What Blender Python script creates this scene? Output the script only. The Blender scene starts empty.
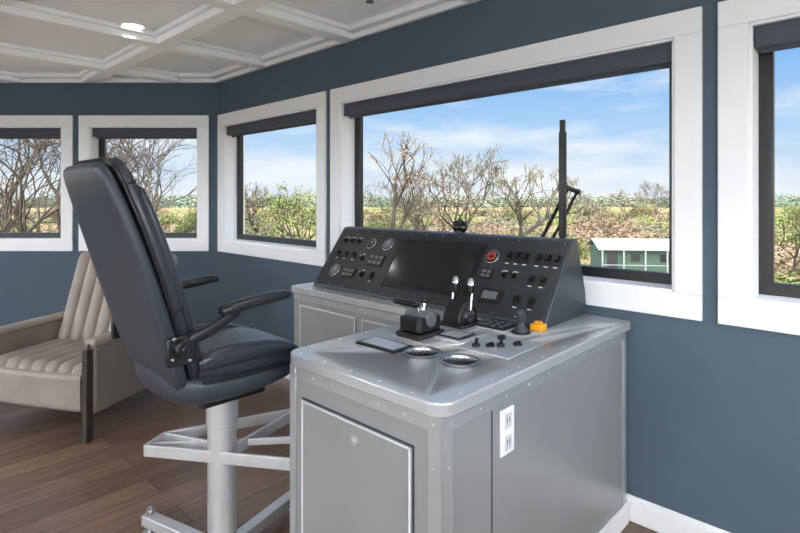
import bpy, bmesh, math, random
from mathutils import Vector, Matrix
from math import sin, cos, pi, radians, atan2, tan

FZ=-0.09      # floor level
CEIL=2.79
CT=0.90       # console counter height
C=Vector((-1.909,5.486,0))
TH=atan2(-0.6891,0.7247)
scene=bpy.context.scene
scene.view_settings.view_transform='Standard'
scene.view_settings.look='None'
scene.view_settings.exposure=0.38

def lin(c):
    r=[]
    for v in c:
        v=v/255.0
        r.append(v/12.92 if v<=0.04045 else ((v+0.055)/1.055)**2.4)
    return tuple(r)+(1,)

# ------------------------------------------------------------ materials
def mat(name,col,rough=0.5,metal=0.0,var=0.06,scale=6.0,bump=0.0,bscale=80.0,stretch=None,emit=None,estr=0,coat=0.0,spec=None):
    m=bpy.data.materials.new(name); m.use_nodes=True
    nt=m.node_tree; b=nt.nodes['Principled BSDF']
    c=lin(col)
    tc=nt.nodes.new('ShaderNodeTexCoord'); mp=nt.nodes.new('ShaderNodeMapping')
    nt.links.new(tc.outputs['Object'],mp.inputs['Vector'])
    if stretch: mp.inputs['Scale'].default_value=stretch
    n=nt.nodes.new('ShaderNodeTexNoise'); n.inputs['Scale'].default_value=scale; n.inputs['Detail'].default_value=4
    nt.links.new(mp.outputs[0],n.inputs['Vector'])
    r=nt.nodes.new('ShaderNodeValToRGB')
    r.color_ramp.elements[0].position=0.3; r.color_ramp.elements[1].position=0.7
    r.color_ramp.elements[0].color=tuple(max(0,x*(1-var)) for x in c[:3])+(1,)
    r.color_ramp.elements[1].color=tuple(min(1,x*(1+var)) for x in c[:3])+(1,)
    nt.links.new(n.outputs['Fac'],r.inputs['Fac']); nt.links.new(r.outputs['Color'],b.inputs['Base Color'])
    b.inputs['Roughness'].default_value=rough; b.inputs['Metallic'].default_value=metal
    if coat: b.inputs['Coat Weight'].default_value=coat
    if spec is not None: b.inputs['Specular IOR Level'].default_value=spec
    if emit:
        b.inputs['Emission Color'].default_value=lin(emit); b.inputs['Emission Strength'].default_value=estr
    if bump>0:
        n2=nt.nodes.new('ShaderNodeTexNoise'); n2.inputs['Scale'].default_value=bscale; n2.inputs['Detail'].default_value=3
        nt.links.new(mp.outputs[0],n2.inputs['Vector'])
        bp=nt.nodes.new('ShaderNodeBump'); bp.inputs['Strength'].default_value=bump; bp.inputs['Distance'].default_value=0.01
        nt.links.new(n2.outputs['Fac'],bp.inputs['Height']); nt.links.new(bp.outputs[0],b.inputs['Normal'])
    return m

M_wall=mat('wall_blue',(80,94,106),0.8,0,0.04,3,0.12,220,spec=0.2)
M_white=mat('trim_white',(230,231,233),0.45,0,0.01)
M_ceil=mat('ceiling_white',(246,248,252),0.6,0,0.005)
M_black=mat('black_frame',(22,23,25),0.4,0,0.05)
M_shade=mat('shade_slate',(68,74,85),0.8,0,0.05,20,0.1,300)
M_body=mat('console_paint',(146,148,149),0.36,0.25,0.03,4,0.03,150)
M_counter=mat('counter_aluminium',(184,187,189),0.24,0.4,0.03,5)
M_edge=mat('console_edge',(176,179,181),0.3,0.5,0.03)
M_chrome=mat('chrome',(212,214,217),0.15,1.0,0.02)
M_alu=mat('brushed_aluminium',(200,202,205),0.35,0.6,0.05,12,0.05,120)
M_dash=mat('dash_charcoal',(38,43,48),0.34,0.1,0.08,10,0.03,200)
M_dashside=mat('dash_side',(54,61,69),0.4,0.1,0.05)
M_screen=mat('screen_black',(12,14,17),0.12,0,0.05,coat=0.3)
M_plastic=mat('black_plastic',(18,19,21),0.35,0,0.05)
M_knob=mat('knob_black',(11,11,13),0.3,0,0.05)
M_lab=mat('label_white',(198,200,202),0.5,0,0.02)
M_greyp=mat('panel_grey',(102,108,114),0.4,0.3,0.03)
M_red=mat('gauge_red',(185,48,34),0.4)
M_orange=mat('yellow_cap',(225,155,20),0.4,0,0.05)
M_leather=mat('helm_leather',(42,47,54),0.34,0,0.08,5,0.10,180,coat=0.1)
M_shell=mat('helm_shell',(50,56,64),0.38,0,0.06,5,0.12,200)
M_arm=mat('arm_black',(23,26,30),0.35,0,0.06)
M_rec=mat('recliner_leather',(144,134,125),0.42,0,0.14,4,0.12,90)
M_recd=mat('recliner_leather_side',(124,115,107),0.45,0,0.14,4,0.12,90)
M_wood=mat('dark_wood',(54,47,42),0.45,0,0.15,8,stretch=(1,1,0.2))
M_hole=mat('cup_steel',(155,157,160),0.25,0.9,0.05)

def glass_mat():
    m=bpy.data.materials.new('window_glass'); m.use_nodes=True; nt=m.node_tree; nt.nodes.clear()
    o=nt.nodes.new('ShaderNodeOutputMaterial'); mx=nt.nodes.new('ShaderNodeMixShader')
    t=nt.nodes.new('ShaderNodeBsdfTransparent'); g=nt.nodes.new('ShaderNodeBsdfGlossy'); g.inputs['Roughness'].default_value=0.02
    t.inputs['Color'].default_value=(0.985,0.99,0.985,1)
    mx.inputs[0].default_value=0.005
    nt.links.new(t.outputs[0],mx.inputs[1]); nt.links.new(g.outputs[0],mx.inputs[2]); nt.links.new(mx.outputs[0],o.inputs[0])
    return m
M_glass=glass_mat()

def floor_mat():
    m=bpy.data.materials.new('wood_plank_floor'); m.use_nodes=True; nt=m.node_tree; b=nt.nodes['Principled BSDF']
    tc=nt.nodes.new('ShaderNodeTexCoord'); mp=nt.nodes.new('ShaderNodeMapping')
    mp.inputs['Rotation'].default_value=(0,0,radians(90))
    nt.links.new(tc.outputs['Object'],mp.inputs['Vector'])
    br=nt.nodes.new('ShaderNodeTexBrick'); br.offset=0.37; br.offset_frequency=2
    br.inputs['Scale'].default_value=1.0
    br.inputs['Brick Width'].default_value=1.5; br.inputs['Row Height'].default_value=0.19
    br.inputs['Mortar Size'].default_value=0.003; br.inputs['Mortar Smooth'].default_value=0.3
    br.inputs['Bias'].default_value=0.0
    br.inputs['Color1'].default_value=lin((106,84,72)); br.inputs['Color2'].default_value=lin((134,110,96)); br.inputs['Mortar'].default_value=lin((62,47,40))
    nt.links.new(mp.outputs[0],br.inputs['Vector'])
    mp2=nt.nodes.new('ShaderNodeMapping'); mp2.inputs['Scale'].default_value=(14,1.2,1)
    nt.links.new(tc.outputs['Object'],mp2.inputs['Vector'])
    n=nt.nodes.new('ShaderNodeTexNoise'); n.inputs['Scale'].default_value=2.2; n.inputs['Detail'].default_value=8; n.inputs['Roughness'].default_value=0.65
    nt.links.new(mp2.outputs[0],n.inputs['Vector'])
    r=nt.nodes.new('ShaderNodeValToRGB'); r.color_ramp.elements[0].position=0.3; r.color_ramp.elements[1].position=0.72
    r.color_ramp.elements[0].color=(0.58,0.55,0.53,1); r.color_ramp.elements[1].color=(1.12,1.10,1.08,1)
    nt.links.new(n.outputs['Fac'],r.inputs['Fac'])
    mx=nt.nodes.new('ShaderNodeMix'); mx.data_type='RGBA'; mx.blend_type='MULTIPLY'; mx.inputs[0].default_value=1
    nt.links.new(br.outputs['Color'],mx.inputs[6]); nt.links.new(r.outputs['Color'],mx.inputs[7])
    nt.links.new(mx.outputs[2],b.inputs['Base Color'])
    b.inputs['Roughness'].default_value=0.32
    bp=nt.nodes.new('ShaderNodeBump'); bp.inputs['Strength'].default_value=0.25; bp.inputs['Distance'].default_value=0.004
    nt.links.new(n.outputs['Fac'],bp.inputs['Height']); nt.links.new(bp.outputs[0],b.inputs['Normal'])
    return m
M_floor=floor_mat()

# ------------------------------------------------------------ mesh builder
class MB:
    def __init__(s): s.v=[]; s.f=[]; s.mi=[]
    def add(s,vs,fs,mi=0):
        o=len(s.v); s.v+= [tuple(v) for v in vs]
        for f in fs: s.f.append(tuple(i+o for i in f)); s.mi.append(mi)
    def box(s,x0,x1,y0,y1,z0,z1,mi=0,M=None):
        x0,x1=sorted((x0,x1)); y0,y1=sorted((y0,y1)); z0,z1=sorted((z0,z1))
        vs=[Vector(p) for p in ((x0,y0,z0),(x1,y0,z0),(x1,y1,z0),(x0,y1,z0),(x0,y0,z1),(x1,y0,z1),(x1,y1,z1),(x0,y1,z1))]
        if M: vs=[M@v for v in vs]
        s.add(vs,[(3,2,1,0),(4,5,6,7),(0,1,5,4),(1,2,6,5),(2,3,7,6),(3,0,4,7)],mi)
    def prism(s,poly,z0,z1,mi=0):
        a=sum(poly[i][0]*poly[(i+1)%len(poly)][1]-poly[(i+1)%len(poly)][0]*poly[i][1] for i in range(len(poly)))
        if a<0: poly=poly[::-1]
        n=len(poly)
        vs=[(p[0],p[1],z0) for p in poly]+[(p[0],p[1],z1) for p in poly]
        fs=[tuple(range(n-1,-1,-1)),tuple(range(n,2*n))]+[(i,(i+1)%n,n+(i+1)%n,n+i) for i in range(n)]
        s.add(vs,fs,mi)
    def loft(s,rings,mi=0,cap=True):
        n=len(rings[0]); vs=[p for r in rings for p in r]; fs=[]
        for k in range(len(rings)-1):
            for i in range(n):
                fs.append((k*n+i,k*n+(i+1)%n,(k+1)*n+(i+1)%n,(k+1)*n+i))
        if cap:
            fs.append(tuple(range(n-1,-1,-1))); fs.append(tuple((len(rings)-1)*n+i for i in range(n)))
        s.add(vs,fs,mi)
    def cyl(s,p0,p1,r0,r1=None,seg=20,mi=0):
        if r1 is None: r1=r0
        p0=Vector(p0);p1=Vector(p1); d=(p1-p0).normalized()
        a=d.orthogonal().normalized(); b=d.cross(a)
        s.loft([[p+r*(cos(2*pi*i/seg)*a+sin(2*pi*i/seg)*b) for i in range(seg)] for p,r in ((p0,r0),(p1,r1))],mi)
    def tube(s,pts,r,seg=10,mi=0,rx=None):
        pts=[Vector(p) for p in pts]; rings=[]; up=None
        for i,p in enumerate(pts):
            d=(pts[min(i+1,len(pts)-1)]-pts[max(i-1,0)]).normalized()
            if up is None: up=d.orthogonal().normalized()
            a=(up-d*up.dot(d)).normalized(); up=a; b=d.cross(a)
            rr=r[i] if isinstance(r,(list,tuple)) else r
            rings.append([p+rr*(cos(2*pi*k/seg)*a+sin(2*pi*k/seg)*b) for k in range(seg)])
        s.loft(rings,mi)
    def sphere(s,c,r,seg=14,rings=8,sc=(1,1,1),mi=0,half=False):
        c=Vector(c); R=[]
        lo=0 if half else -pi/2
        for j in range(rings+1):
            t=lo+(pi/2-lo)*j/rings
            rr=max(cos(t),0.001)
            R.append([c+Vector((r*rr*cos(2*pi*i/seg)*sc[0],r*rr*sin(2*pi*i/seg)*sc[1],r*sin(t)*sc[2])) for i in range(seg)])
        s.loft(R,mi)
    def obj(s,name,mats,parent=None,bevel=0,bseg=2,smooth=True,sub=0,ang=40):
        me=bpy.data.meshes.new(name); me.from_pydata(s.v,[],s.f); 
        if not isinstance(mats,(list,tuple)): mats=[mats]
        for m in mats: me.materials.append(m)
        me.polygons.foreach_set('material_index',s.mi)
        if smooth:
            me.polygons.foreach_set('use_smooth',[True]*len(s.f))
            me.set_sharp_from_angle(angle=radians(ang))
        me.update()
        o=bpy.data.objects.new(name,me); scene.collection.objects.link(o)
        if parent: o.parent=parent
        if bevel:
            b=o.modifiers.new('b','BEVEL'); b.width=bevel; b.segments=bseg; b.limit_method='ANGLE'; b.angle_limit=radians(40)
        if sub:
            m=o.modifiers.new('s','SUBSURF'); m.levels=sub; m.render_levels=sub
        return o

def empty(name,loc,rot=0.0,parent=None):
    e=bpy.data.objects.new(name,None); e.location=loc; e.rotation_euler=(0,0,rot); scene.collection.objects.link(e); e.empty_display_size=0.1
    if parent: e.parent=parent
    return e

def W(u,n,z=0):   # console/wall frame -> world
    e=Vector((cos(TH),sin(TH),0)); m=Vector((-0.6891,-0.7247,0))
    p=C+e*u+m*n; p.z=z; return p

def sring(cx,axa,axb,a,b,p=4,n=28):
    r=[]
    for i in range(n):
        t=2*pi*i/n; c=cos(t); s=sin(t)
        r.append(cx+axa*(a*math.copysign(abs(c)**(2/p),c))+axb*(b*math.copysign(abs(s)**(2/p),s)))
    return r

# ------------------------------------------------------------ room shell
A=Vector((-5.0,5.486,0)); D=W(7.0,0); G=Vector((0.3,-2.7,0)); I=Vector((-4.4,-3.0,0)); B1=Vector((-7.0,-0.2,0)); B2=Vector((-7.0,3.5,0))
poly=[A,C.copy(),D,G,I,B1,B2]
names=['wall_left','wall_front','wall_right','wall_back','wall_back_corner','wall_port','wall_port_corner']
T=0.22; TRIM=0.115; WZ0,WZ1=0.945,2.364
specs={
 0:[(0.10,1.575),(1.64,3.0)],
 1:[(0.03,1.819),(1.883,4.526),(4.589,6.5)],
 2:[], 3:[], 4:[], 5:[], 6:[]}
def perp(L,n,gap=0.12,m=0.15):
    w=(L-2*m-(n-1)*gap)/n
    return [(m+i*(w+gap),m+i*(w+gap)+w) for i in range(n)]
for i in range(2,7):
    L=(poly[(i+1)%7]-poly[i]).length
    specs[i]=perp(L,max(1,round(L/2.0)))
wc=[0]
for i in range(7):
    p,q=poly[i],poly[(i+1)%7]; d=(q-p); L=d.length; d.normalize()
    pr=(p-poly[i-1]).normalized(); nx=(poly[(i+2)%7]-q).normalized()
    def turn(a,b): return abs(a.angle(b))
    e0=T*tan(turn(pr,d)/2); e1=T*tan(turn(d,nx)/2)
    rot=atan2(d.y,d.x)
    wb=MB()
    wins=[(a+TRIM,b-TRIM) for a,b in specs[i]]
    oz0,oz1=WZ0+TRIM,WZ1-TRIM
    def seg(a,b,z0,z1):
        x0o=a-(e0 if a==0 else 0); x1o=b+(e1 if b==L else 0)
        vs=[(a,0,z0),(b,0,z0),(x1o,T,z0),(x0o,T,z0),(a,0,z1),(b,0,z1),(x1o,T,z1),(x0o,T,z1)]
        wb.add(vs,[(3,2,1,0),(4,5,6,7),(0,1,5,4),(1,2,6,5),(2,3,7,6),(3,0,4,7)])
    seg(0,L,FZ,oz0); seg(0,L,oz1,CEIL+0.02)
    xs=[0]+[x for w in wins for x in w]+[L]
    for k in range(0,len(xs),2): seg(xs[k],xs[k+1],oz0,oz1)
    o=wb.obj(names[i],M_wall,smooth=False); o.location=p; o.rotation_euler=(0,0,rot)
    bb=MB(); bb.box(0.02,L-0.02,-0.018,-0.001,FZ+0.002,FZ+0.105); bb.box(0.02,L-0.02,-0.010,-0.001,FZ+0.105,FZ+0.125)
    o=bb.obj('baseboard_'+names[i][5:],M_white,bevel=0.003); o.location=p; o.rotation_euler=(0,0,rot)
    cr=MB(); cr.box(0.0,L,-0.035,0,CEIL-0.085,CEIL); cr.box(0.0,L,-0.10,0,CEIL-0.045,CEIL)
    o=cr.obj('trim_crown_'+names[i][5:],M_white,bevel=0.006); o.location=p; o.rotation_euler=(0,0,rot)
    for (a,b) in specs[i]:
        wc[0]+=1
        e=empty('window_%d'%wc[0],p,rot)
        t=MB()
        f=-0.022
        t.box(a,b,f,0,WZ1-TRIM,WZ1); t.box(a,b,f,0,WZ0,WZ0+TRIM)
        t.box(a,a+TRIM,f,0,WZ0+TRIM,WZ1-TRIM); t.box(b-TRIM,b,f,0,WZ0+TRIM,WZ1-TRIM)
        ia,ib=a+TRIM,b-TRIM
        t.obj('casing',M_white,e,bevel=0.003)
        j=MB(); j.box(ia,ib,-0.01,T,oz0,oz0+0.012); j.box(ia,ib,-0.01,T,oz1-0.012,oz1)
        j.box(ia,ia+0.012,-0.01,T,oz0,oz1); j.box(ib-0.012,ib,-0.01,T,oz0,oz1)
        j.obj('jamb',M_white,e)
        k=MB(); y0,y1=0.13,0.175; fw=0.055
        k.box(ia+.01,ib-.01,y0,y1,oz0+.01,oz0+fw+.01); k.box(ia+.01,ib-.01,y0,y1,oz1-fw,oz1-.01)
        k.box(ia+.01,ia+fw+.01,y0,y1,oz0+fw,oz1-fw); k.box(ib-fw-.01,ib-.01,y0,y1,oz0+fw,oz1-fw)
        k.obj('sash_frame',M_black,e,bevel=0.004)
        g=MB(); g.add([(ia+.03,0.155,oz0+.03),(ib-.03,0.155,oz0+.03),(ib-.03,0.155,oz1-.03),(ia+.03,0.155,oz1-.03)],[(0,1,2,3)])
        g.obj('glass_pane',M_glass,e,smooth=False)
        s=MB(); s.box(ia+.015,ib-.015,0.012,0.10,oz1-0.105,oz1-0.013)
        s.box(ia+.03,ib-.03,0.055,0.07,oz1-0.122,oz1-0.10)
        s.obj('roller_shade',M_shade,e,bevel=0.005)

ctr=sum(poly,Vector())/7
def slab(name,z0,z1,m,grow=0.0):
    b=MB(); R=Matrix.Rotation(-TH,3,'Z')
    pts=[]
    for p in poly:
        q=p+(p-ctr).normalized()*grow-C
        q=R@q; pts.append((q.x,q.y))
    b.prism(pts,z0,z1); o=b.obj(name,m,smooth=False); o.location=C; o.rotation_euler=(0,0,TH); return o
slab('floor',FZ-0.1,FZ,M_floor,0.3)
slab('ceiling',CEIL,CEIL+0.12,M_ceil,0.3)

R=Matrix.Rotation(-TH,3,'Z')
lp=[(R@(p-C)) for p in poly]
def clip(o,d):
    lo,hi=-50,50
    for i in range(7):
        a=lp[i]; b=lp[(i+1)%7]; ed=b-a; nrm=Vector((ed.y,-ed.x,0))
        den=nrm.dot(d); num=nrm.dot(a-o)
        if abs(den)<1e-9: continue
        t=num/den
        if den>0: lo=max(lo,t)
        else: hi=min(hi,t)
    return lo,hi
cb=MB()
for n in (0.94,2.14,3.34,4.54):
    lo,hi=clip(Vector((0,-n,0)),Vector((1,0,0)))
    if hi-lo<0.3: continue
    cb.box(lo+.02,hi-.02,-n-0.10,-n+0.10,CEIL-0.035,CEIL); cb.box(lo+.02,hi-.02,-n-0.065,-n+0.065,CEIL-0.085,CEIL-.03)
for u in (-3.9,-2.7,-1.5,-0.3,0.9,2.1,3.3,4.5,5.7):
    lo,hi=clip(Vector((u,0,0)),Vector((0,1,0)))
    if hi-lo<0.3: continue
    cb.box(u-.10,u+.10,lo+.02,hi-.02,CEIL-0.0345,CEIL); cb.box(u-.065,u+.065,lo+.02,hi-.02,CEIL-0.0845,CEIL-.03)
o=cb.obj('trim_ceiling_coffers',M_ceil,bevel=0.006); o.location=C; o.rotation_euler=(0,0,TH)

# downlights
M_glow=mat('lamp_glow',(255,250,240),0.5,emit=(255,250,242),estr=2.0)
for (x,y) in ((-1.99,3.90),(-0.1,2.2),(-3.6,2.9),(-4.8,1.6),(-2.3,0.2),(-0.6,-0.9),(-4.0,-1.2),(1.4,0.9)):
    e=empty('recessed_downlight',(x,y,CEIL))
    b=MB(); n=32
    prof=[(0.105,-0.001),(0.103,-0.012),(0.08,-0.014),(0.073,-0.004)]
    b.loft([[Vector((r*cos(2*pi*i/n),r*sin(2*pi*i/n),z)) for i in range(n)] for r,z in prof],cap=False)
    b.obj('trim_ring',M_white,e)
    b=MB(); b.cyl((0,0,-0.001),(0,0,-0.005),0.075,seg=32); b.obj('lens',M_glow,e)
    l=bpy.data.lights.new('downlight_lamp','SPOT'); l.spot_size=radians(115); l.spot_blend=1.0; l.shadow_soft_size=0.02; l.energy=22; l.color=(1,0.98,0.96)
    lo=bpy.data.objects.new('downlight_lamp',l); lo.location=(0,0,-0.03); lo.parent=e; scene.collection.objects.link(lo)
# fill globes added out of view to brighten the ceiling and room
M_fillglobe=mat('fill_globe_glow',(255,252,246),0.4,emit=(250,250,255),estr=3)
for (x,y) in ((-0.9,-1.5),(-3.3,-0.9),(1.35,-0.1),(-5.2,1.3)):
    e=empty('added_fill_globe',(x,y,CEIL))
    b=MB(); b.cyl((0,0,0),(0,0,-.025),.06,seg=24); b.cyl((0,0,-.02),(0,0,-.92),.006,seg=8); b.cyl((0,0,-.90),(0,0,-.96),.035,seg=20); b.obj('stem',M_chrome,e)
    b=MB(); N=32
    b.loft([[Vector((.17*sin(t)*cos(2*pi*i/N),.17*sin(t)*sin(2*pi*i/N),-1.10+.17*cos(t))) for i in range(N)] for t in [radians(12+k*12) for k in range(14)]],cap=False)
    gl=b.obj('fill_globe_shell',M_fillglobe,e)
    l=bpy.data.lights.new('fill_light','POINT'); l.energy=245; l.shadow_soft_size=.19; l.color=(.93,.965,1)
    lo=bpy.data.objects.new('fill_light',l); lo.location=(0,0,-1.10); lo.parent=e; scene.collection.objects.link(lo)
e=empty('ceiling_sprinkler',(-0.19,3.3,CEIL))
b=MB(); b.cyl((0,0,0),(0,0,-0.012),0.045,seg=24); b.obj('escutcheon',M_chrome,e)
b=MB(); b.cyl((0,0,-0.01),(0,0,-0.05),0.012); b.cyl((0,0,-0.05),(0,0,-0.055),0.026); b.obj('head',M_greyp,e)

# ------------------------------------------------------------ console
con=empty('helm_console',C,TH)
def rounded(pts,rads,seg=6):
    out=[]; n=len(pts)
    for i in range(n):
        p=Vector(pts[i]); r=rads[i]
        if r==0: out.append((p.x,p.y)); continue
        a=(Vector(pts[i-1])-p).normalized(); b=(Vector(pts[(i+1)%n])-p).normalized()
        c=p+a*r+b*r
        for k in range(seg+1):
            t=k/seg*pi/2
            q=c-b*r*cos(t)-a*r*sin(t)
            out.append((q.x,q.y))
    return out
U0,UM,U1,NB,NF=2.14,3.42,4.22,0.58,1.49
CUPS=((3.83,1.134),(3.998,1.113))
def cut(o,name):
    cutters=[]
    for (u,n) in CUPS:
        b=MB(); b.cyl((u,-n,CT-.12),(u,-n,CT+.05),.062,seg=40); c=b.obj('cutter',M_counter,con); cutters.append(c)
        md=o.modifiers.new('x','BOOLEAN'); md.object=c; md.operation='DIFFERENCE'; md.solver='EXACT'
    bpy.context.view_layer.update()
    dg=bpy.context.evaluated_depsgraph_get()
    me=bpy.data.meshes.new_from_object(o.evaluated_get(dg)); o.modifiers.clear(); o.data=me
    for c in cutters: bpy.data.objects.remove(c,do_unlink=True)
cp=rounded([(U0,-0.03),(U1,-0.03),(U1,-NF),(UM,-NF),(UM,-NB),(U0,-NB)],[0,0,0.07,0.07,0,0.03])
b=MB(); b.prism(cp,CT-0.045,CT); o=b.obj('countertop',M_counter,con,bevel=0.006,bseg=3); cut(o,'countertop')
ins=0.022
bp_=rounded([(U0+ins,-0.03),(U1-ins,-0.03),(U1-ins,-NF+ins),(UM+ins,-NF+ins),(UM+ins,-NB+ins),(U0+ins,-NB+ins)],[0,0,0.0,0.0,0,0])
b=MB(); b.prism(bp_,FZ+0.0,CT-0.045); o=b.obj('cabinet_body',M_body,con); cut(o,'cabinet_body')
b=MB()
ue,ne=U1-ins,NF-ins
b.box(ue-.05,ue+.004,-ne-.004,-ne,FZ+.1,CT-.047); b.box(ue,ue+.004,-ne-.004,-ne+.05,FZ+.1,CT-.047)
ul=UM+ins
b.box(ul-.004,ul+.035,-ne-.004,-ne,FZ+.1,CT-.047)
b.box(ul,ue,-ne-.003,-ne,CT-.095,CT-.0465)
b.box(ue,ue+.003,-ne,-0.04,CT-.095,CT-.0465)
b.box(ue,ue+.003,-0.08,-0.04,FZ+.1,CT-.05)
b.obj('corner_angles',M_edge,con,bevel=0.0015)
b=MB(); b.box(ue,ue+.014,-ne,-0.03,FZ,FZ+.1); b.box(ul,ue+.014,-ne-.012,-ne,FZ,FZ+.1); b.obj('plinth',M_white,con,bevel=0.003)
b=MB(); b.box(ue,ue+.002,-1.21,-1.205,FZ+.1,CT-.1); b.obj('panel_seam',M_dashside,con)
d0,d1,dz0,dz1=3.525,4.085,0.04,0.735
b=MB(); b.box(d0,d1,-ne-.010,-ne,dz0,dz1); b.obj('access_door',M_body,con,bevel=0.004)
b=MB()
for (x0,x1,z0,z1) in ((d0,d1,dz1-.008,dz1),(d0,d1,dz0,dz0+.008),(d0,d0+.008,dz0,dz1),(d1-.008,d1,dz0,dz1)):
    b.box(x0,x1,-ne-.014,-ne-.009,z0,z1)
b.obj('door_edge',M_lab,con,bevel=0.002)
b=MB()
for (x0,x1,z0,z1) in ((d0-.006,d1+.006,dz1,dz1+.006),(d0-.006,d0,dz0,dz1),(d1,d1+.006,dz0,dz1)):
    b.box(x0,x1,-ne-.0015,-ne,z0,z1)
b.obj('door_gap',M_dashside,con)
b=MB(); b.cyl((3.825,-ne-.008,.675),(3.825,-ne-.018,.675),0.019,seg=24); b.cyl((3.825,-ne-.018,.675),(3.825,-ne-.022,.675),0.012,seg=24); b.obj('door_latch',M_edge,con,bevel=0.002)
nb=NB-ins
b=MB(); b.box(2.24,2.80,-nb-.008,-nb,0.05,0.78); b.box(2.86,3.42,-nb-.008,-nb,0.05,0.78); b.obj('front_door',M_body,con,bevel=0.003)
b=MB()
for a0,a1 in ((2.24,2.80),(2.86,3.42)):
    for (x0,x1,z0,z1) in ((a0,a1,.772,.78),(a0,a1,.05,.058),(a0,a0+.008,.05,.78),(a1-.008,a1,.05,.78)):
        b.box(x0,x1,-nb-.011,-nb-.007,z0,z1)
b.obj('front_door_edge',M_lab,con)
b=MB(); b.box(U0+ins,UM+.02,-nb-.003,-nb,CT-.09,CT-.0465); b.obj('front_strip',M_edge,con)
rv=MB()
def rivet_end(u,z,r=.0055):
    rv.sphere((u,-ne-.004,z),r,8,4,(1,.6,1))
def rivet_side(n,z,r=.0055):
    rv.sphere((ue+.004,-n,z),r,8,4,(.6,1,1))
for k in range(7): rivet_end(ul+.03+k*(ue-ul-.06)/6,CT-.072)
for k in range(10): rivet_side(ne-.04-k*(ne-.1)/9,CT-.072)
for z in (.1,.3,.5,.7): rivet_end(ue-.03,z); rivet_side(ne-.03,z)
for z in (.1,.3,.5,.7): rivet_side(.06,z); rivet_side(1.15,z)
for k in range(9): rv.sphere((U0+.08+k*.155,-nb-.004,CT-.066),.006,8,4,(1,.6,1))
for k in range(8): rv.sphere((U1-.025,-NF+.12+k*.17,CT+.0005),.0045,8,4,(1,1,.4))
for k in range(5): rv.sphere((UM+.08+k*.145,-NF+.025,CT+.0005),.0045,8,4,(1,1,.4))
for k in range(5): rv.sphere((UM+.025,-NF+.12+k*.15,CT+.0005),.0045,8,4,(1,1,.4))
for k in range(9): rv.sphere((U0+.05+k*.15,-NB+.03,CT+.0005),.005,8,4,(1,1,.5))
rv.obj('rivets',M_alu,con)
on=1.12
b=MB(); b.box(ue,ue+.007,-on-.042,-on+.042,.63,.785); b.obj('outlet_plate',M_white,con,bevel=0.003)
b=MB()
for z in (.67,.745): b.box(ue+.007,ue+.010,-on-.02,-on+.02,z-.025,z+.025)
b.obj('outlet_sockets',M_lab,con,bevel=0.004)
b=MB()
for z in (.67,.745):
    b.box(ue+.0095,ue+.0108,-on-.010,-on-.007,z-.006,z+.012); b.box(ue+.0095,ue+.0108,-on+.006,-on+.009,z-.006,z+.012)
b.obj('outlet_slots',M_black,con)

# dash housing
DU0,DU1=2.27,4.0
prof=[(.48,CT+.001),(.48,CT+.012),(.20,1.29),(.145,1.295),(.05,1.02),(.035,CT+.001)]
b=MB()
b.loft([[Vector((u,-n,z)) for n,z in prof] for u in (DU0,DU1)])
b.obj('dash_housing',M_dashside,con,bevel=0.005,bseg=2)
P0=Vector((0,-.48,CT+.012)); P1=Vector((0,-.20,1.29)); SD=(P1-P0); SL=SD.length; SD.normalize()
HN=Vector((0,-SD.z,SD.y)); 
def FM(a,s,h=0): return Vector((a,0,0))+P0+SD*s+HN*h
MF=Matrix(((1,SD.x,HN.x,0),(0,SD.y,HN.y,P0.y),(0,SD.z,HN.z,P0.z),(0,0,0,1)))
def fbox(bb,a0,a1,s0,s1,h0,h1,mi=0): bb.box(a0,a1,s0,s1,h0,h1,mi,MF)
def fcyl(bb,a,s,h0,h1,r,r1=None,seg=18,mi=0): bb.cyl(FM(a,s,h0),FM(a,s,h1),r,r1,seg,mi)
b=MB(); fbox(b,DU0+.012,DU1-.012,.01,SL-.012,0.0005,.005); b.obj('dash_fascia',M_dash,con,bevel=0.003)
b=MB(); fbox(b,2.89,3.53,.07,.41,.005,.011); fbox(b,2.895,3.525,.375,.405,.011,.013); b.obj('dash_screen_bezel',M_plastic,con,bevel=0.003)
b=MB(); fbox(b,2.91,3.51,.09,.385,.011,.014); b.obj('dash_screen',M_screen,con)
ds=MB()
for k in range(14):
    a=DU0+.03+k*(DU1-DU0-.06)/13
    for s in (.022,SL-.026): ds.sphere(FM(a,s,.005),.004,8,4)
ds.obj('dash_screws',M_chrome,con)
pl=MB(); kb=MB(); lb=MB(); rd=MB(); gp=MB(); chm=MB()
def switch(a,s,w=.034,h=.055):
    fbox(pl,a-w/2,a+w/2,s-h/2,s+h/2,.005,.012); fbox(kb,a-w*.3,a+w*.3,s-h*.1,s+h*.38,.012,.026); fbox(lb,a-w*.3,a+w*.3,s-h*.5-.011,s-h*.5-.006,.005,.0062)
def knob(a,s,r=.017):
    fcyl(pl,a,s,.005,.009,r*1.5); fcyl(kb,a,s,.009,.030,r,r*.85); fbox(lb,a-.002,a+.002,s+.002,s+r*.8,.030,.031); fbox(lb,a-.014,a+.014,s+r*1.9,s+r*1.9+.004,.005,.0062)
def gauge(a,s,r=.04,face=False):
    fcyl(chm,a,s,.005,.013,r); fcyl(kb,a,s,.013,.0145,r*.92)
    if face: fcyl(gp,a,s,.0146,.0152,r*.72,seg=24)
    for t in range(9):
        an=radians(-120+t*30); 
        c=FM(a+sin(an)*r*.7,s+cos(an)*r*.7,.015); lb.sphere(c,r*.05,6,3)
    nd=FM(a+r*.3,s+r*.35,.016); lb.tube([FM(a,s,.016),nd],.0016,5)
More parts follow.
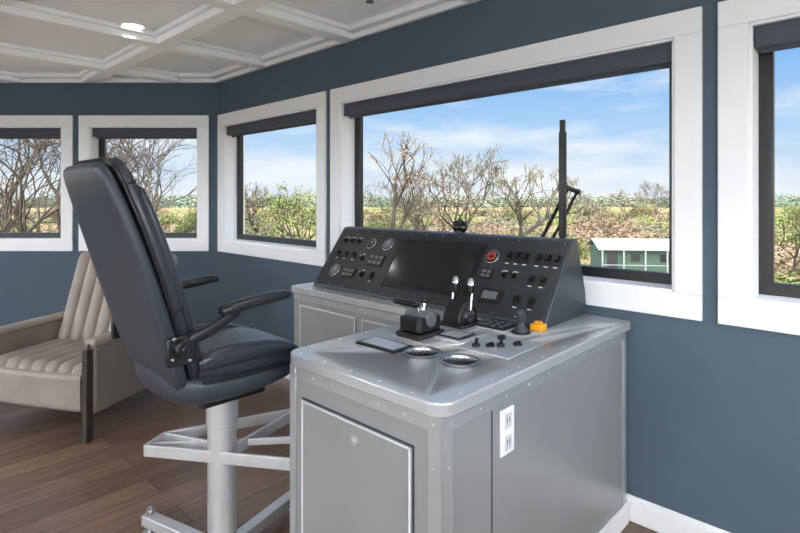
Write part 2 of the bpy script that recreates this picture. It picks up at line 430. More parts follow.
def pad(a0,a1,s0,s1,nx,ny):
    fbox(pl,a0,a1,s0,s1,.005,.013)
    for i in range(nx):
        for j in range(ny):
            w=(a1-a0-.01)/nx; h=(s1-s0-.01)/ny
            fbox(gp,a0+.005+i*w+w*.15,a0+.005+i*w+w*.85,s0+.005+j*h+h*.2,s0+.005+j*h+h*.8,.013,.016)
for a in (2.37,2.44,2.51): knob(a,.36,.013)
for a in (2.37,2.45,2.53): switch(a,.25,.03,.045)
gauge(2.64,.35,.040); gauge(2.79,.355,.046,True)
knob(2.62,.235,.015); pad(2.69,2.82,.19,.275,3,2)
gauge(2.42,.125,.046,True)
pad(2.51,2.62,.085,.155,4,2); knob(2.69,.12,.016); switch(2.78,.12)
gauge(3.59,.335,.042); 
fcyl(rd,3.59,.335,.0150,.0162,.024,seg=20); fcyl(kb,3.59,.335,.0163,.0172,.016)
pad(3.56,3.63,.20,.26,2,2)
for a in (3.69,3.74,3.79,): switch(a,.345,.036,.062)
for a in (3.86,3.91,3.96): switch(a,.345,.036,.062)
for a in (3.70,3.76): knob(a,.235,.012)
for a in (3.86,3.92): switch(a,.225,.034,.05)
pad(3.60,3.73,.07,.15,1,1); 
for a in (3.82,3.90): switch(a,.105,.036,.055)
pl.obj('dash_plates',M_plastic,con,bevel=0.0015); kb.obj('dash_knobs',M_knob,con,bevel=0.0015); lb.obj('dash_labels',M_lab,con); rd.obj('dash_red_dial',M_red,con); gp.obj('dash_keypads',M_greyp,con); chm.obj('dash_gauge_rims',M_chrome,con,bevel=0.002)

# countertop insets
b=MB(); b.box(3.545,3.765,-1.225,-1.105,CT,CT+.010); b.obj('flush_display_bezel',M_plastic,con,bevel=0.004)
b=MB(); b.box(3.563,3.747,-1.208,-1.122,CT+.010,CT+.0115); b.obj('flush_display',M_alu,con)  # light grey metal stands in for the white reflection on the screen
b=MB(); b.box(3.88,4.12,-.98,-.70,CT,CT+.005); b.box(3.70,3.86,-.93,-.78,CT,CT+.008); b.box(3.70,3.90,-.66,-.51,CT,CT+.006); b.box(3.56,3.78,-1.04,-.52,CT,CT+.003)
b.obj('control_plates',M_alu,con,bevel=0.003)
b=MB(); b.box(3.715,3.845,-.915,-.795,CT+.008,CT+.012); b.box(3.71,3.89,-.65,-.52,CT+.006,CT+.014); b.obj('keypad_plates',M_plastic,con,bevel=0.003)
b=MB()
for i in range(4):
    for j in range(3): b.box(3.724+i*.042,3.746+i*.042,-.637+j*.04,-.615+j*.04,CT+.014,CT+.018)
b.obj('keypad_buttons',M_greyp,con,bevel=0.002)
b=MB(); b.box(3.73,3.83,-.90,-.81,CT+.012,CT+.0135); b.obj('keypad_screen',M_alu,con)
b=MB()
for (u,n) in ((3.94,.93),(4.01,.86)):
    b.cyl((u,-n,CT+.005),(u,-n,CT+.016),.016,seg=18); b.cyl((u,-n,CT+.016),(u+.012,-n-.012,CT+.04),.006,.008,seg=12)
for (u,n) in ((3.98,.89),(3.95,.76),(4.05,.80)):
    b.cyl((u,-n,CT+.005),(u,-n,CT+.013),.018,seg=18); b.box(u-.006,u+.006,-n-.016,-n+.016,CT+.013,CT+.020)
b.obj('toggle_switches',M_plastic,con)
for k,(u,n) in enumerate(CUPS):
    ch=empty('cup_holder',W(u,n,CT),TH)
    b=MB(); N=40
    pr=[(.076,.0008),(.076,.005),(.070,.008),(.063,.006),(.0605,.001),(.060,-.03),(.0605,-.032),(.059,-.034),(.059,-.05),(.0605,-.052),(.057,-.085),(.052,-.092)]
    b.loft([[Vector((r*cos(2*pi*i/N),r*sin(2*pi*i/N),z)) for i in range(N)] for r,z in pr],cap=False); b.obj('rim_and_wall',M_hole,ch,ang=60)
    b=MB(); b.cyl((0,0,-.092),(0,0,-.094),.0525,seg=N); b.obj('well_bottom',M_greyp,ch)

# throttle A
e=empty('throttle_lever',W(3.65,.94,CT+.0035),TH)
b=MB(); b.prism(rounded([(-.075,-.09),(.075,-.09),(.075,.09),(-.075,.09)],[.02]*4),0,.02); b.prism(rounded([(-.062,-.075),(.062,-.075),(.062,.075),(-.062,.075)],[.02]*4),.02,.085); b.obj('housing',M_plastic,e,bevel=.010,bseg=3)
b=MB(); b.cyl((-.068,0,.075),(.068,0,.075),.032,seg=28); b.obj('pivot',M_greyp,e,bevel=.003)
b=MB(); b.tube([(0,0,.09),(-.01,-.02,.125),(-.03,-.06,.14)],.010); b.tube([(.0,.02,.10),(.0,.03,.14)],.012); b.obj('lever_shaft',M_chrome,e)
b=MB(); b.tube([(-.105,-.05,.14),(-.08,-.052,.142),(-.03,-.06,.142),(0.02,-.06,.142),(.04,-.06,.14)],[.010,.015,.014,.015,.009],14); b.sphere((0,.03,.145),.018); b.obj('grip',M_knob,e)
# throttle B (twin)
e=empty('twin_throttle_control',W(3.665,.67,CT+.0035),TH)
b=MB(); b.prism(rounded([(-.075,-.08),(.075,-.08),(.075,.08),(-.075,.08)],[.02]*4),0,.015)
N=20
ring=[]
for x in (-.05,-.045,.045,.05):
    s=.9 if abs(x)>.047 else 1
    ring.append([Vector((x,.075*s*cos(pi*i/N),.015+.10*s*sin(pi*i/N))) for i in range(N+1)])
b.loft(ring); b.obj('quadrant_housing',M_plastic,e,bevel=.003)
b=MB()
for x in (-.055,.055):
    b.tube([(x,0,.03),(x,.012,.10),(x,.02,.16)],.007); b.cyl((x-.008,0,.045),(x+.008,0,.045),.03,seg=20)
b.obj('lever_arms',M_chrome,e)
b=MB()
for x in (-.045,.045):
    b.tube([(x,.018,.15),(x,.022,.175),(x,.025,.205),(x,.026,.22)],[.011,.018,.017,.008],14)
b.obj('lever_grips',M_chrome,e)
b=MB()
for x in (-.045,.045): b.tube([(x,.018,.14),(x,.0215,.165),(x,.023,.188)],[.013,.0205,.0195],16)
b.tube([(-.02,.0,.115),(-.02,.0,.13)],.012); b.tube([(.02,.0,.115),(.02,.0,.13)],.012)
b.obj('grip_collars',M_knob,e)
# joystick
e=empty('joystick',W(3.952,.605,CT+.001),TH)
b=MB(); b.cyl((0,0,0),(0,0,.008),.042,seg=28); b.obj('base_plate',M_plastic,e,bevel=.002)
b=MB(); b.tube([(0,0,.008),(0,0,.02),(0,0,.035),(0,0,.045)],[.032,.026,.016,.012],16); b.tube([(0,0,.045),(0,0,.06),(0,0,.09),(0,0,.102)],[.012,.019,.021,.012],16); b.obj('stick',M_dashside,e)
# yellow button
e=empty('emergency_button',W(3.985,.51,CT+.001),TH)
b=MB(); b.box(-.030,.030,-.028,.028,0,.030); b.obj('button_base',M_orange,e,bevel=.006)
b=MB(); b.cyl((0,0,.030),(0,0,.040),.018,.020,24); b.obj('button_cap',M_orange,e,bevel=.004)
b=MB(); b.box(-.075,-.036,-.02,.02,0,.018); b.obj('button_guard',M_plastic,e,bevel=.003)
# compass on dash
e=empty('dash_compass',W(3.286,.172,1.296),TH)
b=MB(); b.cyl((0,0,0),(0,0,.018),.028,.026,24); b.obj('mount',M_plastic,e)
b=MB(); b.sphere((0,0,.03),.042,20,10,(1.25,.8,.8)); b.obj('dome',M_screen,e)
b=MB(); b.tube([(-.055,0,.028),(-.04,0,.06),(0,0,.072),(.04,0,.06),(.055,0,.028)],.006); b.obj('hood',M_plastic,e)

# wiper
e=empty('window_wiper',W(3.734,-.235,1.25),TH)
b=MB(); b.box(-.015,.015,-.012,.010,-.05,.71); b.box(-.023,.023,-.006,.006,.02,.64); b.obj('blade',M_plastic,e,bevel=.003)
b=MB(); b.tube([(-.22,.02,-.12),(-.12,.02,.05),(.02,.015,.30)],.012); b.tube([(-.16,.02,-.14),(-.02,.02,.10),(.09,.015,.30)],.009); b.tube([(0.0,.01,.32),(.10,.015,.28)],.014); b.cyl((-.22,.0,-.12),(-.22,.05,-.12),.03); b.obj('arm',M_plastic,e)
b=MB(); b.box(-.26,-.12,-.03,.05,-.30,-.10); b.obj('motor_housing',M_plastic,e,bevel=.01)

# ------------------------------------------------------------ helm chair
hc=empty('helm_chair',(-.765,2.25,FZ),TH)
X=Vector((1,0,0)); Yv=Vector((0,1,0)); Zv=Vector((0,0,1))
b=MB(); b.cyl((0,0,.03),(0,0,.62),.060,seg=32); b.cyl((0,0,.62),(0,0,.76),.066,.066,seg=32); b.cyl((0,0,.0),(0,0,.10),.075,.068,seg=32); b.obj('pedestal_column',M_alu,hc,bevel=.004)
def w2h(x,y,z):
    v=Matrix.Rotation(-TH,3,'Z')@Vector((x+.765,y-2.25,0)); v.z=z; return v
b=MB(); ft=MB()
for (dx,dy) in ((-.88,.47),(.47,.88),(.88,-.47),(-.47,-.88)):
    d=Matrix.Rotation(-TH,3,'Z')@Vector((dx,dy,0)); ang=atan2(d.y,d.x)
    Mx=Matrix.Rotation(ang,4,'Z')
    L_=.50
    b.box(.05,L_,-.028,.028,.045,.095,0,Mx)
    p=Mx@Vector((L_-.03,0,0))
    ft.cyl((p.x,p.y,0),(p.x,p.y,.015),.035,seg=20); ft.cyl((p.x,p.y,.015),(p.x,p.y,.13),.011,seg=12); ft.cyl((p.x,p.y,.10),(p.x,p.y,.115),.02,seg=6)
b.obj('base_legs',M_alu,hc,bevel=.005); ft.obj('leveling_feet',M_chrome,hc)
b=MB()
def bar(p,q,h=.05,t=.014,z=.50):
    p=w2h(p[0],p[1],z); q=w2h(q[0],q[1],z); d=(q-p); L_=d.length; Mx=Matrix.Translation(p)@Matrix.Rotation(atan2(d.y,d.x),4,'Z')
    b.box(-t*.4,L_+t*.4,-t/2,t/2,-h/2,h/2,0,Mx)
q1,q2,q3,q4=(-1.10,2.26),(-1.07,2.38),(-.52,2.66),(-.44,2.14)
bar(q1,q2); bar(q2,q3); bar(q3,q4); bar(q4,q1); bar(q2,(-.79,2.28)); bar((-.72,2.26),q3); bar((-1.09,2.30),(-.46,2.36),h=.03)
b.obj('footrest',M_alu,hc,bevel=.003)
def loftY(name,st,m,mirror=True,n=32):
    b=MB(); b.loft([sring(Vector((0,y,z)),X,Zv,a,h,p,n) for y,z,a,h,p in st]); return b.obj(name,m,hc,sub=1,ang=80)
loftY('seat_pan',[(-.31,.915,.12,.05,3),(-.29,.89,.20,.07,3),(-.22,.865,.235,.075,3.2),(-.05,.85,.245,.065,3.2),(.12,.855,.245,.055,3.4),(.23,.868,.235,.04,3.4),(.262,.875,.19,.02,3)],M_shell)
loftY('seat_cushion',[(-.24,.94,.17,.03,3),(-.22,.94,.21,.05,3.5),(-.10,.93,.235,.058,4),(.10,.93,.24,.06,4),(.21,.925,.24,.058,4),(.265,.905,.225,.042,3.4),(.285,.89,.18,.018,3)],M_leather)
b=MB()
for sx_ in (-1,1):
    b.loft([sring(Vector((sx_*(.20),y,z)),X,Zv,.045,h,3,16) for y,z,h in ((-.22,.965,.03),(-.18,.975,.04),(0,.975,.042),(.16,.965,.035),(.24,.935,.02))])
b.obj('seat_side_bolsters',M_leather,hc,sub=1,ang=80)
b=MB(); pts=[]
for i in range(41):
    t=2*pi*i/40; c=cos(t); s=sin(t)
    pts.append((.243*math.copysign(abs(c)**.4,c), .015+.255*math.copysign(abs(s)**.4,s), .895))
b.tube(pts,.006,8); b.obj('seat_welt',M_arm,hc)
b=MB(); b.box(-.12,.12,-.14,.14,.75,.79); b.obj('seat_mount_plate',M_plastic,hc,bevel=.01)
path=[(-.235,.88,.20,.03),(-.25,.92,.235,.05),(-.285,1.02,.25,.062),(-.335,1.18,.262,.062),(-.385,1.34,.268,.058),(-.435,1.49,.262,.052),(-.485,1.63,.245,.047),(-.51,1.695,.225,.040),(-.52,1.72,.19,.02)]
def pframe(i):
    a=path[max(i-1,0)]; c=path[min(i+1,len(path)-1)]
    d=Vector((0,c[0]-a[0],c[1]-a[1])).normalized(); return Vector((0,path[i][0],path[i][1])),Vector((0,d.z,-d.y))
def backloft(off,ws,ts,name,m,p=3.6,z0=0):
    b=MB(); rings=[]
    for i,(y,z,w,t) in enumerate(path):
        o_,nrm=pframe(i)
        rings.append(sring(o_+nrm*off,X,nrm,w*ws,t*ts,p,36))
    b.loft(rings); return b.obj(name,m,hc,sub=1,ang=80)
backloft(-.02,1.0,.62,'backrest_shell',M_shell,4)
backloft(.035,.97,.75,'backrest_cushion',M_leather,3.4)
b=MB()
for sx_ in (-1,1):
    rr=[]
    for i in range(1,7):
        o_,nrm=pframe(i); w=path[i][2]
        sc=[0,.5,.75,.75,.75,.7,.45][i]
        rr.append(sring(o_+nrm*.064+X*sx_*(w-.065),X,nrm,.05,.032*sc,2.6,16))
    b.loft(rr)
b.obj('backrest_bolsters',M_leather,hc,sub=1,ang=80)
b=MB()
for t0 in (3,6):
    y,z,w,t=path[t0]; o_,nrm=pframe(t0)
    pr=sring(o_+nrm*.035,X,nrm,w*.975,t*.77,3.4,40)
    b.tube(pr+[pr[0]],.003,6)
L1=[];L2=[]
for i in range(1,9):
    o_,nrm=pframe(i); w=path[i][2]*(.985 if i<6 else (.97,.93,.80)[i-6])
    L1.append(o_+nrm*.012+X*w); L2.append(o_+nrm*.012-X*w)
b.tube(L1+L2[::-1],.005,8)
b.obj('backrest_seams',M_arm,hc)
for sx_,nm in ((1,'right'),(-1,'left')):
    x=sx_*.30
    b=MB()
    pts=[(-.17,1.172,.026,.016),(-.14,1.178,.034,.021),(-.06,1.186,.036,.021),(.05,1.196,.036,.020),(.11,1.202,.034,.019),(.14,1.198,.024,.012)]
    b.loft([sring(Vector((x,y,z)),X,Zv,a,h,3,20) for y,z,a,h in pts]); b.obj('armrest_pad_'+nm,M_arm,hc,sub=1,ang=80)
    b=MB()
    pr=[(-.30,1.06),(-.27,1.09),(-.20,1.11),(-.14,1.14),(-.09,1.165)]
    b.loft([sring(Vector((x-sx_*.01,y,z)),X,Zv,.018,.022,4,16) for y,z in pr]); b.obj('armrest_bracket_'+nm,M_arm,hc)
    b=MB(); b.cyl((sx_*.235,-.30,1.065),(x+sx_*.02,-.30,1.065),.034,seg=28); b.cyl((sx_*.30,-.30,1.065),(x+sx_*.03,-.30,1.065),.018,seg=20)
    b.box(sx_*.262,sx_*.285,-.35,-.25,1.0,1.10)
    b.obj('armrest_hinge_'+nm,M_arm,hc,bevel=.004)
    b=MB()
    for (y,z) in ((-.335,1.03),(-.275,1.015),(-.33,1.10)): b.sphere((sx_*.29,y,z),.008,8,4)
    b.obj('hinge_bolts_'+nm,M_chrome,hc)

# ------------------------------------------------------------ recliner
PH=radians(-15)
rc=empty('leather_recliner',(-2.464,3.532,FZ),PH)
def ridged(name,w,l,t,nch,Mx,m,endround=.05,puff=.014):
    nu=nch*8; nv=16; vs=[];fs=[]
    for j in range(nv+1):
        v=j/nv
        for i in range(nu+1):
            a=i/nu
            x=(a-.5)*w
            ridge=puff*abs(sin(pi*a*nch))**.55
            edge=min(1,min(v,1-v)*l/endround); eh=math.sqrt(max(0,1-(1-edge)**2))
            ex=min(1,min(a,1-a)*w/.04); exh=math.sqrt(max(0,1-(1-ex)**2))
            z=t*(.35+.65*eh*(.4+.6*exh))+ridge
            vs.append(Mx@Vector((x,v*l,z)))
    n1=len(vs)
    for j in range(nv+1):
        for i in range(nu+1):
            vs.append(Mx@Vector(((i/nu-.5)*w,j/nv*l,0)))
    idx=lambda i,j,k=0: k*n1+j*(nu+1)+i
    for j in range(nv):
        for i in range(nu):
            fs.append((idx(i,j),idx(i+1,j),idx(i+1,j+1),idx(i,j+1)))
            fs.append((idx(i,j,1),idx(i,j+1,1),idx(i+1,j+1,1),idx(i+1,j,1)))
    for j in range(nv):
        fs.append((idx(0,j),idx(0,j+1),idx(0,j+1,1),idx(0,j,1))); fs.append((idx(nu,j),idx(nu,j,1),idx(nu,j+1,1),idx(nu,j+1)))
    for i in range(nu):
        fs.append((idx(i,0),idx(i,0,1),idx(i+1,0,1),idx(i+1,0))); fs.append((idx(i,nv),idx(i+1,nv),idx(i+1,nv,1),idx(i,nv,1)))
    b=MB(); b.add(vs,fs); return b.obj(name,m,rc,ang=60)
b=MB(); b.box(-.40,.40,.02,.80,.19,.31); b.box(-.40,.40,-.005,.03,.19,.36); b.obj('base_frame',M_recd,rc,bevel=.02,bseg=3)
ridged('seat_cushion',.80,.62,.13,7,Matrix.Translation((0,-.02,.31)),M_rec,.06,.052)
ridged('front_flap',.80,.24,.03,1,Matrix.Translation((0,-.005,.19))@Matrix.Rotation(radians(90),4,'X'),M_rec,.04,.01)
Mb=Matrix.Translation((0,.66,.36))@Matrix.Rotation(radians(72),4,'X')
ridged('back_cushion',.80,.80,.14,7,Mb,M_rec,.08,.065)
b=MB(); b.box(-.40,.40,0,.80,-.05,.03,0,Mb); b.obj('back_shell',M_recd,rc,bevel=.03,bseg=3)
for sx_ in (-1,1):
    b=MB(); x0,x1=sx_*.405,sx_*.475
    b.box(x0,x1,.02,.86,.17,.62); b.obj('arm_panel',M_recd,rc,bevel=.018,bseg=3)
    b=MB(); b.box(sx_*.395,sx_*.49,.0,.86,.61,.665); b.obj('arm_cap',M_rec,rc,bevel=.022,bseg=3)
    b=MB(); b.box(sx_*.425,sx_*.465,-.035,.015,0,.60); b.box(sx_*.43,sx_*.465,.80,.84,0,.2); b.tube([(sx_*.445,-.01,.59),(sx_*.445,.0,.625),(sx_*.445,.03,.64)],.012,8); b.obj('wood_leg',M_wood,rc,bevel=.006)

# ------------------------------------------------------------ exterior
random.seed(7)
GZ=-5.5
def ground_mat():
    m=bpy.data.materials.new('marsh_ground'); m.use_nodes=True; nt=m.node_tree; b=nt.nodes['Principled BSDF']
    tc=nt.nodes.new('ShaderNodeTexCoord'); n=nt.nodes.new('ShaderNodeTexNoise'); n.inputs['Scale'].default_value=0.035; n.inputs['Detail'].default_value=10; n.inputs['Roughness'].default_value=.7
    nt.links.new(tc.outputs['Object'],n.inputs['Vector'])
    r=nt.nodes.new('ShaderNodeValToRGB'); cr=r.color_ramp
    cr.elements[0].position=.35; cr.elements[0].color=lin((84,92,62)); cr.elements[1].position=.66; cr.elements[1].color=lin((160,138,108))
    e=cr.elements.new(.46); e.color=lin((120,114,82)); e=cr.elements.new(.55); e.color=lin((144,120,92))
    nt.links.new(n.outputs['Fac'],r.inputs['Fac']); nt.links.new(r.outputs['Color'],b.inputs['Base Color']); b.inputs['Roughness'].default_value=1
    b.inputs['Specular IOR Level'].default_value=0
    return m
b=MB(); b.add([(-1500,-300,GZ),(1500,-300,GZ),(1500,2500,GZ),(-1500,2500,GZ)],[(0,1,2,3)]); b.obj('marsh_ground',ground_mat(),smooth=False)

def leafmat(name,c1,c2):
    m=bpy.data.materials.new(name); m.use_nodes=True; nt=m.node_tree; b=nt.nodes['Principled BSDF']
    oi=nt.nodes.new('ShaderNodeObjectInfo'); tc=nt.nodes.new('ShaderNodeTexCoord'); n=nt.nodes.new('ShaderNodeTexNoise'); n.inputs['Scale'].default_value=1.5
    nt.links.new(tc.outputs['Object'],n.inputs['Vector'])
    ad=nt.nodes.new('ShaderNodeMath'); ad.operation='ADD'; nt.links.new(oi.outputs['Random'],ad.inputs[0]); nt.links.new(n.outputs['Fac'],ad.inputs[1])
    ml=nt.nodes.new('ShaderNodeMath'); ml.operation='MULTIPLY'; ml.inputs[1].default_value=.62; nt.links.new(ad.outputs[0],ml.inputs[0])
    r=nt.nodes.new('ShaderNodeValToRGB'); r.color_ramp.elements[0].color=lin(c1); r.color_ramp.elements[0].position=.2; r.color_ramp.elements[1].color=lin(c2); r.color_ramp.elements[1].position=.8
    nt.links.new(ml.outputs[0],r.inputs['Fac']); nt.links.new(r.outputs['Color'],b.inputs['Base Color']); b.inputs['Roughness'].default_value=.9
    b.inputs['Specular IOR Level'].default_value=.05
    return m
M_bark=mat('bark_grey',(68,62,56),.9,0,.2,3,spec=.1)
M_leafg=leafmat('foliage_green',(68,84,48),(118,126,78))
M_leafb=leafmat('foliage_brown',(96,82,68),(134,116,96))
M_moss=leafmat('spanish_moss',(82,80,68),(114,108,90))
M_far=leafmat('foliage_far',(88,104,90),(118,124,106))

def rnd(a,b): return random.uniform(a,b)
def make_tree(name,seed,h,depth,leaf,leafsz,nleaf,spread=.75,r0=None,droop=0):
    random.seed(seed); b=MB(); lf=MB()
    r0=r0 or h*.019
    def grow(p,d,L,r,k):
        pts=[p]; q=p; dd=d
        ns=3
        for i in range(ns):
            dd=(dd+Vector((rnd(-1,1),rnd(-1,1),rnd(-.6,.7)))*.2).normalized(); q=q+dd*(L/ns); pts.append(q)
        seg=6 if k==depth else (4 if k>1 else 3)
        b.tube(pts,[r,r*.87,r*.75,r*.66],seg)
        if k<=2:
            for _ in range(nleaf if k<2 else nleaf//2):
                c=pts[random.randint(1,3)]+Vector((rnd(-1,1),rnd(-1,1),rnd(-1,.3)))*leafsz*1.6
                if droop:
                    L2=droop*rnd(.5,1.3); w=leafsz*rnd(.25,.5); an=rnd(0,pi); hx=Vector((cos(an),sin(an),0))*w
                    c=pts[random.randint(1,3)]
                    lf.add([c-hx*.5,c+hx*.5,c+hx-Vector((0,0,L2*.4)),c-Vector((0,0,L2)),c-hx-Vector((0,0,L2*.4))],[(0,1,2,3,4)])
                else:
                    a=Vector((rnd(-1,1),rnd(-1,1),rnd(-1,1))).normalized()*leafsz*rnd(.4,1); bb=a.orthogonal().normalized()*leafsz*rnd(.3,.7)
                    lf.add([c-a,c+bb,c+a,c-bb],[(0,1,2,3)])
        if k==0: return
        nc=random.choice((2,3,3)) if k<depth else 4
        for i in range(nc):
            ax=dd.orthogonal().normalized(); ax=Matrix.Rotation(rnd(0,2*pi),3,dd)@ax
            nd=(dd+ax*rnd(.4,1.0)*spread*1.2).normalized(); nd.z+=.12; nd.normalize()
            grow(pts[-1] if i<2 else pts[random.randint(2,3)],nd,L*rnd(.62,.85),r*.64,k-1)
    grow(Vector((0,0,0)),Vector((rnd(-.1,.1),rnd(-.1,.1),1)).normalized(),h*.33,r0,depth)
    me=MB(); me.v=b.v+lf.v; me.f=b.f+[tuple(i+len(b.v) for i in f) for f in lf.f]; me.mi=[0]*len(b.f)+[1]*len(lf.f)
    o=me.obj(name,[M_bark,leaf],smooth=False); return o
tA=make_tree('bare_cypress_tree',3,13,5,M_moss,.20,2,.85,droop=.6)
tB=make_tree('bare_cypress_tree',11,13,5,M_leafb,.14,4,.7)
tC=make_tree('bare_cypress_tree',21,13,6,M_leafb,.05,1,.85,r0=.15)
tE=make_tree('bare_cypress_tree',47,13,6,M_moss,.16,1,.85,droop=.5)
tD=make_tree('leafy_tree',31,11,5,M_leafg,.17,5,.7)
def inst(src,x,y,s,rot,sz=None):
    o=src.copy(); scene.collection.objects.link(o); o.location=(x,y,GZ); o.scale=(s,s,sz or s); o.rotation_euler=(0,0,rot); return o
def put(src,px,depth,s,rot,first=False,sz=None):
    x=(px-400)/523*depth
    if first: src.location=(x,depth,GZ); src.scale=(s,s,sz or s); src.rotation_euler=(0,0,rot); return src
    return inst(src,x,depth,s,rot,sz)
# main window
put(tE,462,40,.80,.3,True); put(tB,382,36,.80,1.0,True); put(tA,514,48,.84,2.1,True); put(tE,425,70,.86,5); put(tA,625,110,.75,1); put(tE,655,130,.85,3)
# corner window
put(tD,322,36,.70,0,True); put(tD,300,52,.72,1.5); put(tA,262,60,.75,.5)
# left windows
put(tC,36,19,.84,0,True); put(tC,118,22,.90,2.2); put(tC,-12,21,.92,4.0); put(tB,75,30,.95,3.3); put(tC,5,28,1.0,1.1); put(tD,186,34,.60,2.2); put(tC,150,30,.8,.7)
# right window
put(tD,792,42,.64,1.1); put(tD,838,34,.74,3.1); put(tD,905,30,.8,2)

def make_shrub(name,seed,leaf,n=800):
    random.seed(seed); b=MB()
    for _ in range(n):
        v=Vector((random.gauss(0,1),random.gauss(0,1),random.gauss(0,1))).normalized()
        lump=1+.25*sin(3*v.x+seed)+.2*sin(5*v.y+2*seed)
        c=Vector((v.x*1.3,v.y*1.3,abs(v.z)))*rnd(.55,1)*lump
        a=Vector((rnd(-1,1),rnd(-1,1),rnd(-1,1))).normalized()*rnd(.04,.10); bb=a.orthogonal().normalized()*rnd(.03,.08)
        b.add([c-a,c+bb,c+a,c-bb],[(0,1,2,3)])
    return b.obj(name,[leaf],smooth=False)
th=empty('shrub_thicket',(0,0,GZ))
sh=[make_shrub('shrub',1,M_leafg),make_shrub('shrub',2,M_leafb),make_shrub('shrub',3,M_leafg),make_shrub('shrub',4,M_moss)]
for i,s in enumerate(sh): s.parent=th; s.location=((-30+i*12),46,0); s.scale=(2.2,2.2,1.8)
random.seed(5)
def shr(x,y,s,sz,k):
    o=sh[k].copy(); scene.collection.objects.link(o); o.parent=th; o.location=(x,y,0); o.scale=(s,s,sz); o.rotation_euler=(0,0,rnd(0,6))
for _ in range(640):
    d=32+190*rnd(0,1)**1.2
    px=rnd(-60,960)
    x=(px-400)/523*d
    s=rnd(1.3,2.9)*(1+.003*d)
    if 570<px<700 and d<53: continue
    if abs(x-23)<9 and abs(d-51)<8.5: continue
    k=random.choice((1,3,3,1,0)) if px<230 else random.choice((0,1,1,3,2,3))
    if px>760: k=random.choice((0,2,0,1))
    shr(x,d,s,s*rnd(.5,1.05),k)
ff=empty('distant_forest',(0,0,GZ))
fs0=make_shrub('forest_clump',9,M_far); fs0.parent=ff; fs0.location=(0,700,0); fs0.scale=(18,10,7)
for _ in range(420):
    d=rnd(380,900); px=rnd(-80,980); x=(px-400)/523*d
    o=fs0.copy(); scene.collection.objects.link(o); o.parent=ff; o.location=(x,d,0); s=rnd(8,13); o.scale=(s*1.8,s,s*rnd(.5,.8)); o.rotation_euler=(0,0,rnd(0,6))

# green house
M_hg=mat('house_green',(62,82,70),.8); M_hr=mat('house_roof',(124,130,128),.6,0,.05)
hs=empty('green_house',(23.0,51,GZ),radians(-8))
b=MB(); b.box(-3.8,3.8,-2.2,2.2,0,2.35); b.obj('house_body',M_hg,hs)
b=MB(); 
b.loft([[Vector((x,-3.0,2.15)),Vector((x,0,2.95)),Vector((x,2.6,2.15)),Vector((x,2.6,2.25)),Vector((x,0,3.07)),Vector((x,-3.0,2.25))] for x in (-4.2,4.2)]); b.obj('house_roof',M_hr,hs,smooth=False)
b=MB()
for x in (-3.8,-1.9,0,1.9,3.8): b.box(x-.06,x+.06,-2.95,-2.85,0,2.2)
b.box(-3.8,3.8,-2.95,-2.88,.75,.82); b.obj('porch_posts',M_hr,hs,smooth=False)
b=MB(); b.box(-1.1,-.3,-2.25,-2.22,1.05,1.75); b.box(1.5,2.3,-2.25,-2.22,1.05,1.75); b.box(-3.2,-2.3,-2.25,-2.2,.1,2.0); b.obj('house_windows',M_black,hs,smooth=False)

# ------------------------------------------------------------ world + sun
w=bpy.data.worlds.new('sky'); scene.world=w; w.use_nodes=True; nt=w.node_tree; nt.nodes.clear()
out=nt.nodes.new('ShaderNodeOutputWorld'); bg=nt.nodes.new('ShaderNodeBackground'); nt.links.new(bg.outputs[0],out.inputs[0])
tc=nt.nodes.new('ShaderNodeTexCoord'); sx=nt.nodes.new('ShaderNodeSeparateXYZ'); nt.links.new(tc.outputs['Generated'],sx.inputs[0])
r=nt.nodes.new('ShaderNodeValToRGB'); cr=r.color_ramp
cr.elements[0].position=0; cr.elements[0].color=lin((224,234,245)); cr.elements[1].position=.8; cr.elements[1].color=lin((90,145,220))
e_=cr.elements.new(.10); e_.color=lin((184,216,247)); e_=cr.elements.new(.25); e_.color=lin((122,182,242))
nt.links.new(sx.outputs['Z'],r.inputs['Fac'])
mp=nt.nodes.new('ShaderNodeMapping'); mp.inputs['Scale'].default_value=(1.6,1.6,7); mp.inputs['Location'].default_value=(.3,.1,0.2); nt.links.new(tc.outputs['Generated'],mp.inputs['Vector'])
n=nt.nodes.new('ShaderNodeTexNoise'); n.inputs['Scale'].default_value=2.2; n.inputs['Detail'].default_value=9; n.inputs['Roughness'].default_value=.55; nt.links.new(mp.outputs[0],n.inputs['Vector'])
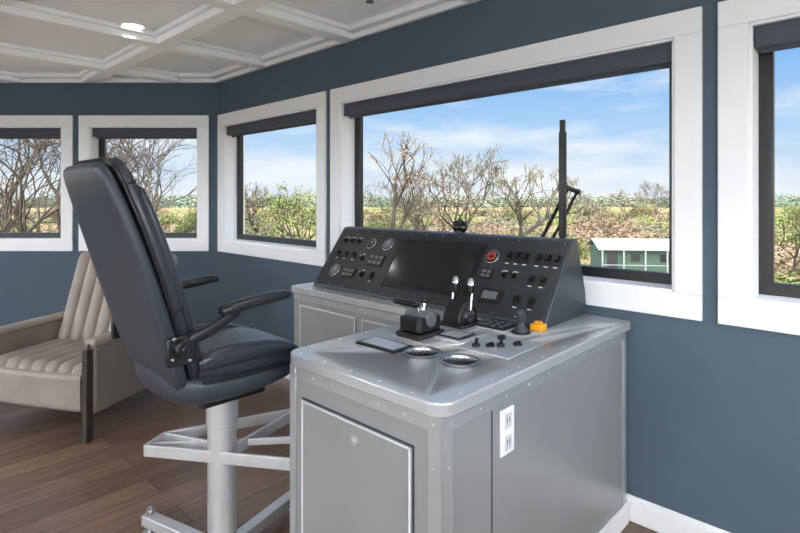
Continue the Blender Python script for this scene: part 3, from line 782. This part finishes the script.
r2=nt.nodes.new('ShaderNodeValToRGB'); r2.color_ramp.elements[0].position=.43; r2.color_ramp.elements[1].position=.62; r2.color_ramp.elements[0].color=(0,0,0,1); r2.color_ramp.elements[1].color=(.88,.88,.88,1)
nt.links.new(n.outputs['Fac'],r2.inputs['Fac'])
mx=nt.nodes.new('ShaderNodeMix'); mx.data_type='RGBA'; nt.links.new(r2.outputs['Color'],mx.inputs[0]); nt.links.new(r.outputs['Color'],mx.inputs[6]); mx.inputs[7].default_value=lin((242,246,252))
vm=nt.nodes.new('ShaderNodeVectorMath'); vm.operation='DOT_PRODUCT'; nt.links.new(tc.outputs['Generated'],vm.inputs[0]); vm.inputs[1].default_value=Vector((-.35,-.8,.45)).normalized()
mr=nt.nodes.new('ShaderNodeMapRange'); mr.inputs['From Min'].default_value=0.0; mr.inputs['From Max'].default_value=.9; mr.inputs['To Min'].default_value=.80; mr.inputs['To Max'].default_value=10.0  # extra sky strength behind the camera, added to brighten the interior
nt.links.new(vm.outputs['Value'],mr.inputs['Value']); nt.links.new(mr.outputs[0],bg.inputs['Strength'])
mr2=nt.nodes.new('ShaderNodeMapRange'); mr2.inputs['From Min'].default_value=0.0; mr2.inputs['From Max'].default_value=.5; nt.links.new(vm.outputs['Value'],mr2.inputs['Value'])
mx2=nt.nodes.new('ShaderNodeMix'); mx2.data_type='RGBA'; nt.links.new(mr2.outputs[0],mx2.inputs[0]); nt.links.new(mx.outputs[2],mx2.inputs[6]); mx2.inputs[7].default_value=lin((230,232,235))
nt.links.new(mx2.outputs[2],bg.inputs['Color'])
s=bpy.data.lights.new('sun','SUN'); s.energy=1.3; s.angle=radians(2); s.color=(1,.97,.93)
so=bpy.data.objects.new('sun',s); scene.collection.objects.link(so)
so.rotation_euler=Vector((.30,.50,-1.0)).to_track_quat('-Z','Y').to_euler()

# ------------------------------------------------------------ camera
cam=bpy.data.cameras.new('camera'); co=bpy.data.objects.new('camera',cam); scene.collection.objects.link(co)
co.location=(0,0,1.5); co.rotation_euler=(radians(90),0,0)
cam.sensor_width=36; cam.lens=36*523/800
cam.shift_y=-(266.5-198)/800
cam.clip_start=.02; cam.clip_end=5000
scene.camera=co
